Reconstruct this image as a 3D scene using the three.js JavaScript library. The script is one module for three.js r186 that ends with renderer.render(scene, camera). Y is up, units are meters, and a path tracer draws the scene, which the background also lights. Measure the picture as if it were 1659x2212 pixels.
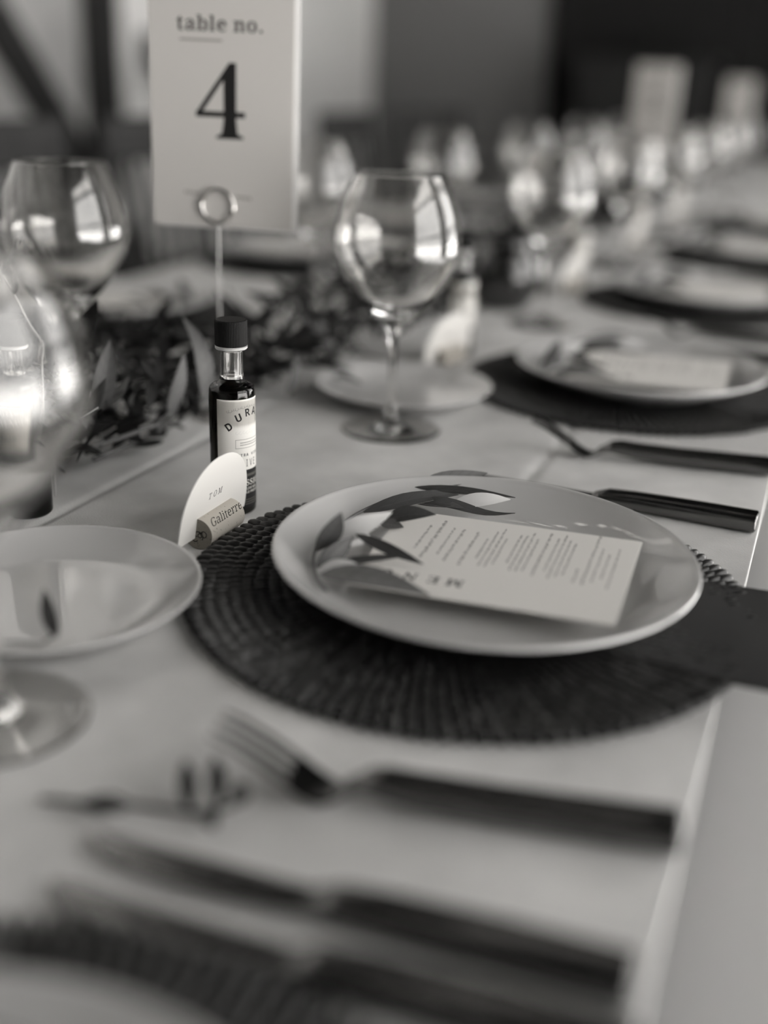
import * as THREE from 'three';
import { RoundedBoxGeometry } from 'three/addons/geometries/RoundedBoxGeometry.js';
import { mergeGeometries } from 'three/addons/utils/BufferGeometryUtils.js';
import { Brush, Evaluator, SUBTRACTION } from 'three-bvh-csg';

// ---------------------------------------------------------------- camera, sky, sun, exposure
const scene = new THREE.Scene();
const camera = new THREE.PerspectiveCamera(49.313, 1659 / 2212, 0.05, 80);
camera.position.set(0.0205, 1.0575, 0);
camera.up.set(-0.16155, 0.93315, -0.32114);
camera.lookAt(0.0205 - 0.3375, 1.0575 - 0.35803, -0.87058);
camera.focus = 0.8;
camera.userData.fStop = 1.45;
const renderer = new THREE.WebGLRenderer({ antialias: true });
renderer.toneMapping = THREE.LinearToneMapping;
renderer.toneMappingExposure = 0.88;
renderer.shadowMap.enabled = true;
scene.background = new THREE.Color(1, 0.98, 0.955);
scene.backgroundIntensity = 5.2;
const sun = new THREE.DirectionalLight(new THREE.Color(1, 0.975, 0.95), 66);
sun.position.set(8.4, 15, 7); sun.target.position.set(2.5, 0, -1); sun.castShadow = true;
sun.shadow.camera.left = -14; sun.shadow.camera.right = 14; sun.shadow.camera.top = 14; sun.shadow.camera.bottom = -14; sun.shadow.camera.far = 50;
sun.name = 'sun'; scene.add(sun, sun.target);

// ---------------------------------------------------------------- helpers
let seed = 20240611;
const rnd = () => { seed = (seed + 0x6d2b79f5) | 0; let t = Math.imul(seed ^ (seed >>> 15), 1 | seed); t = (t + Math.imul(t ^ (t >>> 7), 61 | t)) ^ t; return ((t ^ (t >>> 14)) >>> 0) / 4294967296; };
const rr = (a, b) => a + (b - a) * rnd();
const V = (x, y, z) => new THREE.Vector3(x, y, z);
const PI = Math.PI, lerp = THREE.MathUtils.lerp;
const used = {};
function numbered(n) { used[n] = (used[n] ?? -1) + 1; return used[n] ? n + '_' + String(used[n]).padStart(3, '0') : n; }
function tag(o, label, category, group) { o.userData = { label, category }; if (group) o.userData.group = group; return o; }
function thing(name, label, category, p = [0, 0, 0], turn = 0, group) {
  const o = new THREE.Group(); o.name = numbered(name); scene.add(o); o.position.set(...p); o.rotation.y = turn;
  return tag(o, label, category, group);
}
function shadow(m) { m.castShadow = true; m.receiveShadow = true; return m; }
function part(name, g, m, parent, label) {
  const o = shadow(new THREE.Mesh(g, m)); o.name = name;
  const n = parent.children.filter((c) => c.name === name || c.name.startsWith(name + '_0')).length;
  if (n) o.name = name + '_' + String(n).padStart(3, '0');
  if (label) o.userData.label = label;
  parent.add(o); return o;
}
function struct(name, gs, m, parent) {
  const g = Array.isArray(gs) ? mergeGeometries(gs.map((x) => (x.index ? x.toNonIndexed() : x))) : gs;
  const o = shadow(new THREE.Mesh(g, m)); o.name = name; (parent ?? scene).add(o);
  if (!parent) o.userData.kind = 'structure';
  return o;
}
function dup(root, p, turn, label, group) {
  const r = root.clone(); r.name = numbered(root.name.replace(/_\d+$/, '')); scene.add(r); r.position.set(...p); r.rotation.y = turn;
  r.userData = { ...root.userData, label }; if (group) r.userData.group = group;
  return r;
}
const grey = (v, o = {}) => new THREE.MeshStandardMaterial({ color: new THREE.Color().setRGB(v, v * 0.995, v * 0.985), roughness: 0.8, ...o });
const phys = (v, o = {}) => new THREE.MeshPhysicalMaterial({ color: new THREE.Color().setRGB(v, v * 0.995, v * 0.985), ...o });
const box = (w, h, d, x = 0, y = 0, z = 0) => new THREE.BoxGeometry(w, h, d).translate(x, y, z);
const rbox = (w, h, d, r, x = 0, y = 0, z = 0, s = 3) => new RoundedBoxGeometry(w, h, d, s, r).translate(x, y, z);
const lathe = (pts, seg = 64) => new THREE.LatheGeometry(pts.map(([x, y]) => new THREE.Vector2(x, y)), seg);
const smooth = (pts, n) => new THREE.CatmullRomCurve3(pts.map(([x, y]) => V(x, y, 0)), false, 'centripetal').getPoints(n).map((p) => [Math.max(p.x, 0), p.y]);
const tube = (pts, r, seg = 24, rad = 8) => new THREE.TubeGeometry(new THREE.CatmullRomCurve3(pts.map((p) => (p.isVector3 ? p : V(...p)))), seg, r, rad, false);
function canvas(w, h, draw, srgb = true) {
  const c = document.createElement('canvas'); c.width = w; c.height = h; draw(c.getContext('2d'), w, h);
  const t = new THREE.CanvasTexture(c); if (srgb) t.colorSpace = THREE.SRGBColorSpace; t.magFilter = THREE.LinearFilter; t.anisotropy = 8; return t;
}
function noiseTex(n, base, amp, step, srgb = true, blur = 1) {
  const d = new Uint8Array(n * n * 4), L = [];
  for (let o = 0, s = step; o < 4; o++, s = Math.max(1, s >> 1)) { const m = Math.ceil(n / s), a = new Float32Array(m * m); for (let i = 0; i < a.length; i++) a[i] = rnd() - 0.5; L.push([s, m, a]); }
  for (let y = 0; y < n; y++) for (let x = 0; x < n; x++) {
    let v = 0, w = 1;
    for (const [s, m, a] of L) {
      const fx = x / s, fy = y / s, ix = Math.floor(fx), iy = Math.floor(fy), u = fx - ix, t = fy - iy;
      const g = (i, j) => a[((iy + j) % m) * m + ((ix + i) % m)];
      v += w * lerp(lerp(g(0, 0), g(1, 0), u), lerp(g(0, 1), g(1, 1), u), t); w *= 0.6;
    }
    const k = Math.max(0, Math.min(255, base + amp * v)), i = (y * n + x) * 4; d[i] = k; d[i + 1] = k * 0.998; d[i + 2] = k * 0.993; d[i + 3] = 255;
  }
  const t = new THREE.DataTexture(d, n, n); t.wrapS = t.wrapT = THREE.RepeatWrapping; t.magFilter = THREE.LinearFilter; if (srgb) t.colorSpace = THREE.SRGBColorSpace; t.needsUpdate = true; return t;
}
// closed loft of rounded cross-sections along x: [x, y, z, width(z), height(y)]
function loft(secs, seg = 14, e = 2.6) {
  const pos = [], idx = [], n = secs.length;
  for (const [x, y, z, w, h] of secs) for (let k = 0; k < seg; k++) {
    const a = (k / seg) * 2 * PI, c = Math.cos(a), s = Math.sin(a);
    pos.push(x, y + (h / 2) * Math.sign(s) * Math.abs(s) ** (2 / e), z + (w / 2) * Math.sign(c) * Math.abs(c) ** (2 / e));
  }
  for (let i = 0; i < n - 1; i++) for (let k = 0; k < seg; k++) { const a = i * seg + k, b = i * seg + ((k + 1) % seg), c = a + seg, d = b + seg; idx.push(a, b, c, b, d, c); }
  const c0 = pos.length / 3; pos.push(...secs[0].slice(0, 3)); const c1 = c0 + 1; pos.push(...secs[n - 1].slice(0, 3));
  for (let k = 0; k < seg; k++) { idx.push(c0, (k + 1) % seg, k); idx.push(c1, (n - 1) * seg + k, (n - 1) * seg + ((k + 1) % seg)); }
  const g = new THREE.BufferGeometry(); g.setAttribute('position', new THREE.Float32BufferAttribute(pos, 3)); g.setIndex(idx);
  g.setAttribute('uv', new THREE.Float32BufferAttribute(new Float32Array((pos.length / 3) * 2), 2)); g.computeVertexNormals(); return g;
}
// a leaf with two faces (group 0 upper, group 1 lower) from base to tip
function leaf(b, t, w, up, { bow = 0.1, fold = 0.25, twist = 0, nl = 10, nw = 4, th = 0.0004, wave = 0, shape = 0.75 } = {}) {
  const B = V(...b), T = V(...t), L = B.distanceTo(T), d = T.clone().sub(B).normalize();
  let n = V(...up); n.addScaledVector(d, -n.dot(d)).normalize(); const s0 = new THREE.Vector3().crossVectors(d, n);
  const pos = [[], []], uv = [];
  for (let i = 0; i <= nl; i++) {
    const f = i / nl, a = twist * f, ww = (w / 2) * Math.max(0.04, Math.sin(PI * Math.pow(f, shape)) ** 0.85);
    const s = s0.clone().multiplyScalar(Math.cos(a)).addScaledVector(n, Math.sin(a)), m = n.clone().multiplyScalar(Math.cos(a)).addScaledVector(s0, -Math.sin(a));
    const c = B.clone().addScaledVector(d, L * f).addScaledVector(n, bow * L * Math.sin(PI * f) + wave * L * Math.sin(2 * PI * f));
    for (let j = 0; j <= nw; j++) {
      const u = (j / nw) * 2 - 1, p = c.clone().addScaledVector(s, u * ww).addScaledVector(m, Math.abs(u) * ww * fold);
      pos[0].push(p.x + m.x * th, p.y + m.y * th, p.z + m.z * th); pos[1].push(p.x, p.y, p.z); uv.push(j / nw, f);
    }
  }
  const top = [], bot = [], N = (nl + 1) * (nw + 1), W = nw + 1;
  for (let i = 0; i < nl; i++) for (let j = 0; j < nw; j++) { const a = i * W + j, q = a + W; top.push(a, a + 1, q, a + 1, q + 1, q); bot.push(N + a, N + q, N + a + 1, N + a + 1, N + q, N + q + 1); }
  for (let i = 0; i < nl; i++) for (const j of [0, nw]) { const a = i * W + j, q = a + W; bot.push(a, q, N + a, q, N + q, N + a); }
  const g = new THREE.BufferGeometry(); g.setAttribute('position', new THREE.Float32BufferAttribute([...pos[0], ...pos[1]], 3)); g.setAttribute('uv', new THREE.Float32BufferAttribute([...uv, ...uv], 2));
  g.setIndex([...top, ...bot]); g.addGroup(0, top.length, 0); g.addGroup(top.length, bot.length, 1); g.computeVertexNormals(); return g;
}
function planarUV(g, ax, ay, x0, y0, w, h) {
  const p = g.attributes.position, uv = new Float32Array(p.count * 2);
  for (let i = 0; i < p.count; i++) { uv[2 * i] = (p.getComponent(i, ax) - x0) / w; uv[2 * i + 1] = (p.getComponent(i, ay) - y0) / h; }
  g.setAttribute('uv', new THREE.BufferAttribute(uv, 2)); return g;
}

// ---------------------------------------------------------------- materials
const clothTex = noiseTex(512, 214, 26, 64), clothBump = noiseTex(256, 128, 120, 4, false);
clothTex.repeat.set(2, 2); clothBump.repeat.set(18, 18);
const leafTex = canvas(64, 256, (c, w, h) => {
  c.fillStyle = '#d6d6d6'; c.fillRect(0, 0, w, h); c.strokeStyle = 'rgba(255,255,255,.9)'; c.lineWidth = 4; c.beginPath(); c.moveTo(w / 2, 0); c.lineTo(w / 2, h); c.stroke();
  for (let k = 0; k < 14; k++) for (const q of [-1, 1]) { c.strokeStyle = k % 2 ? 'rgba(255,255,255,.3)' : 'rgba(120,120,120,.35)'; c.lineWidth = 2; c.beginPath(); c.moveTo(w / 2, h - k * 18); c.quadraticCurveTo(w / 2 + q * 14, h - k * 18 - 12, w / 2 + q * 30, h - k * 18 - 34); c.stroke(); }
});
const M = {
  cloth: new THREE.MeshStandardMaterial({ map: clothTex, bumpMap: clothBump, bumpScale: 0.0002, roughness: 0.95 }),
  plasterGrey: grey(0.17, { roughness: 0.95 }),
  plaster: new THREE.MeshStandardMaterial({ map: noiseTex(256, 236, 16, 64), roughness: 0.95 }),
  greyBoard: new THREE.MeshStandardMaterial({ map: noiseTex(256, 185, 40, 64), roughness: 0.9 }),
  darkWood: new THREE.MeshStandardMaterial({ map: noiseTex(256, 40, 26, 32), roughness: 0.6 }),
  blackWood: grey(0.008, { roughness: 0.8 }),
  charcoal: grey(0.006, { roughness: 1 }),
  floor: new THREE.MeshStandardMaterial({ map: noiseTex(512, 165, 40, 128), roughness: 0.5 }),
  paving: grey(0.5, { roughness: 0.9 }),
  ceramic: phys(0.58, { roughness: 0.3, clearcoat: 1, clearcoatRoughness: 0.02, specularIntensity: 0.6 }),
  glass: phys(1, { roughness: 0, transmission: 1, thickness: 0.004, ior: 1.6 }),
  footGlass: phys(1, { roughness: 0, transmission: 1, thickness: 0.004, ior: 1.4 }),
  pane: phys(1, { roughness: 0, transmission: 1, thickness: 0, ior: 1.5 }),
  oil: phys(1, { roughness: 0.02, transmission: 1, thickness: 0.03, ior: 1.47, attenuationColor: new THREE.Color(0.2, 0.19, 0.17), attenuationDistance: 0.009 }),
  vinegar: phys(1, { roughness: 0.02, transmission: 1, thickness: 0.03, ior: 1.47, attenuationColor: new THREE.Color(0.05, 0.05, 0.05), attenuationDistance: 0.006 }),
  cap: phys(0.005, { roughness: 0.6, specularIntensity: 0.35 }),
  whitePlastic: grey(0.5, { roughness: 0.5 }),
  steel: new THREE.MeshStandardMaterial({ color: new THREE.Color(0.16, 0.159, 0.157), metalness: 1, roughness: 0.17 }),
  wire: new THREE.MeshStandardMaterial({ color: new THREE.Color(0.3, 0.298, 0.294), metalness: 1, roughness: 0.25 }),
  chrome: new THREE.MeshStandardMaterial({ color: new THREE.Color(0.75, 0.74, 0.72), metalness: 1, roughness: 0.08 }),
  mat: grey(0.022, { roughness: 0.36 }), mat2: grey(0.05, { roughness: 0.3 }), mat3: grey(0.003, { roughness: 0.8 }),
  napkin: grey(0.026, { roughness: 1, bumpMap: clothBump, bumpScale: 0.0003 }),
  paper: grey(0.8, { roughness: 0.9 }), paperEdge: grey(0.86, { roughness: 0.9 }),
  oliveTop: phys(0.055, { map: leafTex, roughness: 0.45, bumpMap: clothBump, bumpScale: 0.0002 }), oliveMid: phys(0.14, { map: leafTex, roughness: 0.55 }), oliveLight: phys(0.24, { map: leafTex, roughness: 0.6 }), olivePale: phys(0.68, { roughness: 0.8 }), oliveUnder: phys(0.42, { roughness: 0.85 }),
  ruscus: phys(0.028, { map: leafTex, roughness: 0.5, specularIntensity: 0.6 }), ruscusPale: phys(0.16, { map: leafTex, roughness: 0.5 }), ruscusDeep: phys(0.018, { roughness: 0.6, specularIntensity: 0.5 }), stem: grey(0.12, { roughness: 0.7 }), paleStem: grey(0.5, { roughness: 0.6 }),
  bulb: new THREE.MeshStandardMaterial({ color: 0xffffff, emissive: new THREE.Color(1, 0.95, 0.88), emissiveIntensity: 9 }),
};

// ---------------------------------------------------------------- the room
const XL = -3.2, XR = 2.2, ZB = -7.8, ZF = 3.5, H = 4.4;
struct('floor', box(XR - XL + 0.6, 0.2, ZF - ZB + 0.6, (XL + XR) / 2, -0.1, (ZF + ZB) / 2), M.floor);
const cl = struct('ceiling', box(XR - XL + 0.6, 0.2, ZF - ZB + 0.6, (XL + XR) / 2, H + 0.1, (ZF + ZB) / 2), M.blackWood);
for (let i = 0; i < 6; i++) struct('beam' + (i ? '_' + String(i).padStart(3, '0') : ''), rbox(XR - XL, 0.2, 0.18, 0.01, (XL + XR) / 2, H - 0.1, 2.4 - i * 1.8), M.darkWood, cl);
const wl = struct('wall_left', [box(0.25, H, ZF - ZB + 0.5, XL - 0.125, H / 2, (ZF + ZB) / 2)], M.plaster);
struct('boarding', box(0.03, 2.4, 2.2, XL + 0.015, 1.2, -3.4), M.greyBoard, wl);
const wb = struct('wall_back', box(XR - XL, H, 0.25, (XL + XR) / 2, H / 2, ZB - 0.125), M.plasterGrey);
for (let i = 0; i < 8; i++) struct('cladding_board' + (i ? '_' + String(i).padStart(3, '0') : ''), rbox(XR - XL, 0.24, 0.03, 0.005, (XL + XR) / 2, 2.42 + i * 0.245, ZB + 0.015), M.blackWood, wb);
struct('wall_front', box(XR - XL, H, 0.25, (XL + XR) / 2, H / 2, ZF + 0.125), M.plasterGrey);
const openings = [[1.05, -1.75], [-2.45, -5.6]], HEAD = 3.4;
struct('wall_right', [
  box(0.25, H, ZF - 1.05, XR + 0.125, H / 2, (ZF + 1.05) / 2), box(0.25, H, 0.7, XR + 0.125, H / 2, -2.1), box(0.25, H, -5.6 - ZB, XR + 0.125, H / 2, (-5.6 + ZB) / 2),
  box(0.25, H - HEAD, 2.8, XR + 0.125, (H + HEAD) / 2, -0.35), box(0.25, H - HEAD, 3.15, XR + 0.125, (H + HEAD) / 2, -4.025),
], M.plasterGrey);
openings.forEach(([a, b], i) => {
  const w = new THREE.Group(); w.name = 'window_' + (i + 1); w.userData.kind = 'structure'; scene.add(w);
  const L = a - b, c = (a + b) / 2;
  part('frame', mergeGeometries([box(0.1, HEAD, 0.07, XR + 0.12, HEAD / 2, a - 0.035), box(0.1, HEAD, 0.07, XR + 0.12, HEAD / 2, b + 0.035), box(0.1, 0.07, L, XR + 0.12, HEAD - 0.035, c)]), M.blackWood, w);
  part('transom', box(0.1, 0.12, L, XR + 0.12, 2.55, c), M.blackWood, w);
  part('rail', box(0.06, 0.09, L, XR + 0.12, 1.25, c), M.blackWood, w);
  part('pane', box(0.006, HEAD - 2.65, L - 0.14, XR + 0.12, (HEAD + 2.55) / 2, c), M.pane, w);
});
struct('terrace', box(26, 0.1, 50, XR + 13.2, -0.08, -2), M.paving);
// timber frame on the left wall
struct('trim_1', [box(0.1, H, 0.2, XL + 0.05, H / 2, -4.49)], M.darkWood);
struct('trim_2', [box(0.08, 2.6, 0.16).rotateX(0.72).translate(XL + 0.045, 1.05, -3.98)], M.darkWood);
const door = new THREE.Group(); door.name = 'door_1'; door.userData.kind = 'structure'; scene.add(door);
for (let i = 0; i < 12; i++) part('plank', rbox(0.33, 3.4, 0.05, 0.006, -1.77 + i * 0.335, 1.7, ZB + 0.03), M.charcoal, door);
{
  const t = thing('wall_bracket', 'small dark bracket on the pale left wall, behind the card of table four', 'bracket', [XL + 0.01, 1.17, -4.92]);
  part('plate', rbox(0.02, 0.16, 0.1, 0.006, 0.01), M.blackWood, t);
  part('arm', tube([[0.01, 0.03, 0], [0.09, 0.05, 0], [0.13, 0, 0], [0.12, -0.05, 0]], 0.012), M.blackWood, t);
  part('lantern', lathe([[0, 0.05], [0.05, 0.04], [0.06, 0], [0.045, -0.09], [0, -0.09]], 16).translate(0.12, -0.06, 0), M.blackWood, t);
}
{
  const t = thing('sideboard', 'tall black wooden sideboard against the dark planks of the back wall', 'sideboard', [-1.23, 0, ZB + 0.32]);
  part('carcass', rbox(0.8, 1.2, 0.44, 0.008, 0, 0.62), M.blackWood, t); part('top', rbox(0.86, 0.04, 0.48, 0.01, 0, 1.24), M.blackWood, t);
  for (const s of [-1, 1]) { const d = part('door', rbox(0.36, 1.04, 0.02, 0.004, s * 0.19, 0.62, 0.228), M.blackWood, t); part('knob', new THREE.SphereGeometry(0.014, 12, 8).translate(s * 0.05, 0.66, 0.25), M.chrome, d); }
  for (const x of [-0.36, 0.36]) for (const z of [-0.18, 0.18]) part('foot', new THREE.CylinderGeometry(0.025, 0.02, 0.03, 10).translate(x, 0.015, z), M.blackWood, t);
}
// string of round bulbs under the ceiling at the far end (seen mirrored in the glaze)
{
  const t = thing('string_lights', 'festoon string of small round bulbs hung overhead, mirrored in the plate glaze', 'string lights');
  const path = new THREE.CatmullRomCurve3([V(0.1, 3.1, -3.2), V(-0.45, 2.64, -2.35), V(-0.62, 2.58, -1.85), V(-0.88, 2.56, -1.48), V(-1.18, 2.57, -1.55), V(-1.6, 2.6, -1.98), V(-2.2, 2.68, -2.45), V(-3.15, 3.1, -3.0)]), pts = path.getSpacedPoints(26);
  part('cable', tube(pts, 0.005, 64, 5), M.blackWood, t);
  pts.forEach((p, i) => {
    if (i < 2 || i > 24) return;
    const b = part('bulb', new THREE.SphereGeometry(0.026, 14, 10).translate(p.x, p.y - 0.045, p.z), M.bulb, t);
    part('socket', new THREE.CylinderGeometry(0.012, 0.014, 0.03, 10).translate(p.x, p.y - 0.012, p.z), M.blackWood, b);
    const l = new THREE.PointLight(new THREE.Color(1, 0.95, 0.88), 0.014); l.position.set(p.x, p.y - 0.045, p.z); l.castShadow = true; l.name = 'bulb_light'; scene.add(l);
  });
}

// ---------------------------------------------------------------- table and cloth
const TY = 0.75, X0 = 0, X1 = -1.04, ZN = 0.75, ZE = -6.7;
{
  const t = thing('banquet_table', 'long banquet table hidden under the white cloth', 'table', [-0.52, 0, -3]);
  part('tabletop', rbox(0.96, 0.03, 7.2, 0.006, 0, 0.73), M.darkWood, t);
  for (const x of [-0.36, 0.36]) for (const z of [-3.4, -1.2, 1.2, 3.4]) part('leg', box(0.05, 0.715, 0.05, x, 0.3575, z), M.darkWood, t);
  // cloth: an extruded cross-section with pressed fold lines
  const prof = []; const arc = (cx, cy, r, a0, a1, n) => { for (let i = 0; i <= n; i++) { const a = lerp(a0, a1, i / n); prof.push([cx + r * Math.cos(a), cy + r * Math.sin(a)]); } };
  for (let i = 0; i <= 14; i++) prof.push([-0.003 - 0.052 * (1 - i / 14), lerp(0.16, TY - 0.008, i / 14)]);
  arc(X0 - 0.0004, TY - 0.0013, 0.0013, 0.1, PI / 2, 6);
  const folds = [-0.19, -0.487, -0.79];
  let xs = []; for (let x = -0.012; x > X1; x -= 0.012) xs.push(x);
  for (const f of folds) for (const d of [-0.009, -0.006, -0.003, -0.001, 0.001, 0.003, 0.006, 0.009]) xs.push(f + d);
  xs.sort((a, b) => b - a);
  for (const x of xs) { prof.push([x, TY]); }
  arc(X1 - 0.004, TY - 0.008, 0.008, PI / 2, PI, 6);
  for (let i = 0; i <= 8; i++) prof.push([X1 - 0.012 - 0.02 * (i / 8), lerp(TY - 0.012, 0.16, i / 8)]);
  const foldLift = (x, z, y) => (y < TY ? 0 : folds.reduce((a, f, i) => a - 0.0022 * Math.max(0, 1 - Math.abs(x - f) / 0.008) * THREE.MathUtils.smoothstep(-z, [0.74, 0.45, 0.9][i], [0.8, 0.6, 1][i]), 0));
  const nz = 220, pos = [], uv = [], idx = [], n = prof.length;
  for (let k = 0; k <= nz; k++) { const z = lerp(ZN, ZE, Math.pow(k / nz, 1.15)); prof.forEach(([x, y]) => {
    const hang = Math.max(0, TY - 0.02 - y), w = 0.018 * hang * Math.sin(z * 9 + 1.3 * Math.sin(z * 3.1)) * 2;
    pos.push(x - Math.sign(x - X1 / 2) * Math.abs(w), y + foldLift(x, z, y), z); uv.push(x - (TY - y), z); }); }
  for (let k = 0; k < nz; k++) for (let i = 0; i < n - 1; i++) { const a = k * n + i, b = a + n; idx.push(a, b, a + 1, a + 1, b, b + 1); }
  const g = new THREE.BufferGeometry(); g.setAttribute('position', new THREE.Float32BufferAttribute(pos, 3)); g.setAttribute('uv', new THREE.Float32BufferAttribute(uv, 2)); g.setIndex(idx); g.computeVertexNormals();
  // underside, two millimetres in
  const g2 = g.clone(), nn = g.attributes.normal, p2 = g2.attributes.position; for (let i = 0; i < p2.count; i++) p2.setXYZ(i, p2.getX(i) - 0.002 * nn.getX(i), p2.getY(i) - 0.002 * nn.getY(i), p2.getZ(i) - 0.002 * nn.getZ(i));
  g2.setIndex(idx.map((v, i) => idx[i - (i % 3) + [0, 2, 1][i % 3]]));
  const c = shadow(new THREE.Mesh(mergeGeometries([g, g2]), M.cloth)); c.name = 'tablecloth'; scene.add(c);
  tag(c, 'long white linen tablecloth with pressed lengthwise folds covering the banquet table', 'tablecloth');
}

// ---------------------------------------------------------------- place-setting things, each built at its own base
const ORD = ['nearest', 'second', 'third', 'fourth', 'fifth', 'sixth', 'seventh', 'eighth', 'ninth', 'tenth', 'eleventh'];
const PITCH = 0.584, PZ = -0.64, PX = -0.158;
const zr = (k) => (k === 0 ? -0.096 : PZ - PITCH * (k - 1));          // window side of the table
const zl = (k) => -1.26 - PITCH * k;                                   // far side of the table
const spot = (k) => (k === 0 ? 'at the near corner of the table' : k === 1 ? 'of the sharp place setting' : `of the ${ORD[k]} place setting on the near side`);
const spotL = (k) => `of the ${ORD[k]} setting beyond the greenery`;

// woven placemat
function stitchRing(n, r, off) { const o = []; for (let i = 0; i < n; i++) o.push([(i + off) / n * 2 * PI, r]); return o; }
function makeMat(hero) {
  const t = thing('woven_placemat', '', 'placemat');
  part('base', lathe([[0, 0], [0.172, 0], [0.176, 0.002], [0.172, 0.0038], [0, 0.0038]], 72), M.mat3, t);
  const g = new THREE.SphereGeometry(1, 12, 7).scale(0.0086, 0.0048, 0.0036).rotateZ(0.2), all = [];
  for (let r = 0; r < 11; r++) { const R = 0.1745 - r * 0.0088; for (const [a] of stitchRing(124, R, r * 0.2)) { const m = new THREE.Matrix4().makeRotationY(-a + 0.26 + rr(-0.07, 0.07)); m.setPosition(R * Math.cos(a), 0.0038 + rr(-0.0004, 0.0006), R * Math.sin(a)); const s = R / 0.1745; m.multiply(new THREE.Matrix4().makeScale(1, rr(0.9, 1.1), s)); all.push([m, R, a]); } }
  let heroes = [];
  if (hero) {
    const cam = V(0.0205, 1.0575, 0), at = V(-0.165, TY, -0.635);
    const score = ([m, R, a]) => { const p = V(R * Math.cos(a), 0, R * Math.sin(a)); const w = p.clone().add(at); const under = Math.hypot(p.x - 0.012, p.z + 0.03) < 0.132; return under || (p.x > 0.11 && p.z > -0.08 && p.z < 0.065) ? 9 : w.distanceTo(cam); };
    all.sort((a, b) => score(a) - score(b)); heroes = all.splice(0, 290);
    heroes.forEach(([m], i) => { const o = part('stitch', g, [M.mat, M.mat2, M.mat][i % 3], t); o.applyMatrix4(m); });
  }
  const im = new THREE.InstancedMesh(g, M.mat, all.length); all.forEach(([m], i) => im.setMatrixAt(i, m)); im.name = 'weave'; im.userData.kind = 'stuff'; shadow(im); t.add(im);
  return t;
}
const heroMat = makeMat(true); heroMat.position.set(-0.166, TY, -0.634);
tag(heroMat, 'dark woven rope placemat under the sharp dinner plate with olive leaves', 'placemat', 'woven placemats');
const matProto = makeMat(false);
let matUsed = false;
function placeMat(p, label) { if (!matUsed) { matUsed = true; matProto.position.set(...p); tag(matProto, label, 'placemat', 'woven placemats'); return; } dup(matProto, p, rnd() * 6, label, 'woven placemats'); }

// plates
const platePts = (s) => { const q = (a) => a.map(([x, y]) => [x * s, y * s]); return [...smooth(q([[0.0001, 0.0042], [0.03, 0.0042], [0.06, 0.0043], [0.085, 0.0048], [0.098, 0.0066], [0.109, 0.0108], [0.121, 0.0172], [0.1303, 0.0238], [0.1332, 0.0262], [0.135, 0.0262], [0.1358, 0.0248], [0.1345, 0.0232], [0.126, 0.0178], [0.112, 0.0112], [0.096, 0.0058], [0.087, 0.0028], [0.084, 0.0002], [0.08, 0], [0.078, 0.0014], [0.05, 0.0014], [0.0001, 0.0014]]), 110)]; };
const plateG = lathe(platePts(1), 96), breadG = lathe(platePts(0.68).map(([x, y]) => [x, y * 1.05]), 80);
function plate(name, g, p, label, group, tilt) { const o = shadow(new THREE.Mesh(g, M.ceramic)); o.name = numbered(name); scene.add(o); o.position.set(...p); if (tilt) o.rotation.set(tilt[0], 0, tilt[1]); return tag(o, label, 'plate', group); }

// menu card
const menuTex = canvas(720, 990, (c, w, h) => {
  c.fillStyle = '#e9e7e3'; c.fillRect(0, 0, w, h); const S = 6000;
  c.fillStyle = '#1d1b1a'; c.save(); c.translate(0.026 * S, h - 0.095 * S); c.rotate(-PI / 2); c.font = 'bold 74px serif'; c.fillText('M', 0, 0); c.fillText('E', 92, 0); c.fillText('N', 178, 0); c.fillText('U', 272, 0); c.restore();
  let s = 7; const r = () => ((s = (s * 16807) % 2147483647) / 2147483647);
  const line = (a, b0, b1, th, al) => { c.fillStyle = `rgba(40,38,36,${al})`; let x = b0 * S; while (x < b1 * S) { const l = 12 + r() * 26; for (let k = 0; k < l; k += 6.2) c.fillRect(x + k, h - a * S - th * (0.7 + 0.5 * r()), 3.4, th * (0.6 + 0.5 * r())); x += l + 9; } };
  [[0.139, 0.062, 0.098, 10, 0.7], [0.131, 0.05, 0.112, 13, 0.75], [0.1225, 0.058, 0.098, 9, 0.7], [0.1155, 0.05, 0.1, 11, 0.7], [0.105, 0.047, 0.1, 12, 0.72], [0.097, 0.06, 0.09, 8, 0.75], [0.093, 0.05, 0.105, 8, 0.75], [0.089, 0.05, 0.108, 8, 0.75], [0.085, 0.055, 0.095, 8, 0.75],
    [0.077, 0.06, 0.1, 8, 0.8], [0.073, 0.05, 0.105, 8, 0.8], [0.069, 0.05, 0.108, 8, 0.8], [0.065, 0.052, 0.1, 8, 0.75], [0.058, 0.047, 0.112, 10, 0.72], [0.052, 0.056, 0.1, 8, 0.75], [0.048, 0.047, 0.11, 8, 0.75], [0.044, 0.05, 0.102, 8, 0.75], [0.04, 0.054, 0.1, 8, 0.72],
    [0.032, 0.046, 0.065, 10, 0.6], [0.0265, 0.045, 0.116, 10, 0.65], [0.0215, 0.05, 0.1, 8, 0.6], [0.0165, 0.056, 0.092, 8, 0.6], [0.011, 0.044, 0.1, 9, 0.55]].forEach((a) => line(...a));
});
const menuFace = new THREE.MeshStandardMaterial({ map: menuTex, roughness: 0.85 });
function makeMenu(p, turn, label) {
  // local axes: x right for the diner, y up, z towards the diner; origin at the card's centre
  const g = new RoundedBoxGeometry(0.12, 0.0012, 0.165, 1, 0.0003); planarUV(g, 0, 2, -0.06, 0.0825, 0.12, -0.165); g.clearGroups();
  const t = thing('menu_card', label, 'menu', p, 0, 'menu cards on the dinner plates');
  part('card', g, menuFace, t);
  return t;
}
const menu0 = makeMenu([-0.1465, 0.7752, -0.6366], 0, 'white printed menu card on the sharp dinner plate, olive leaves over its left end');
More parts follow.
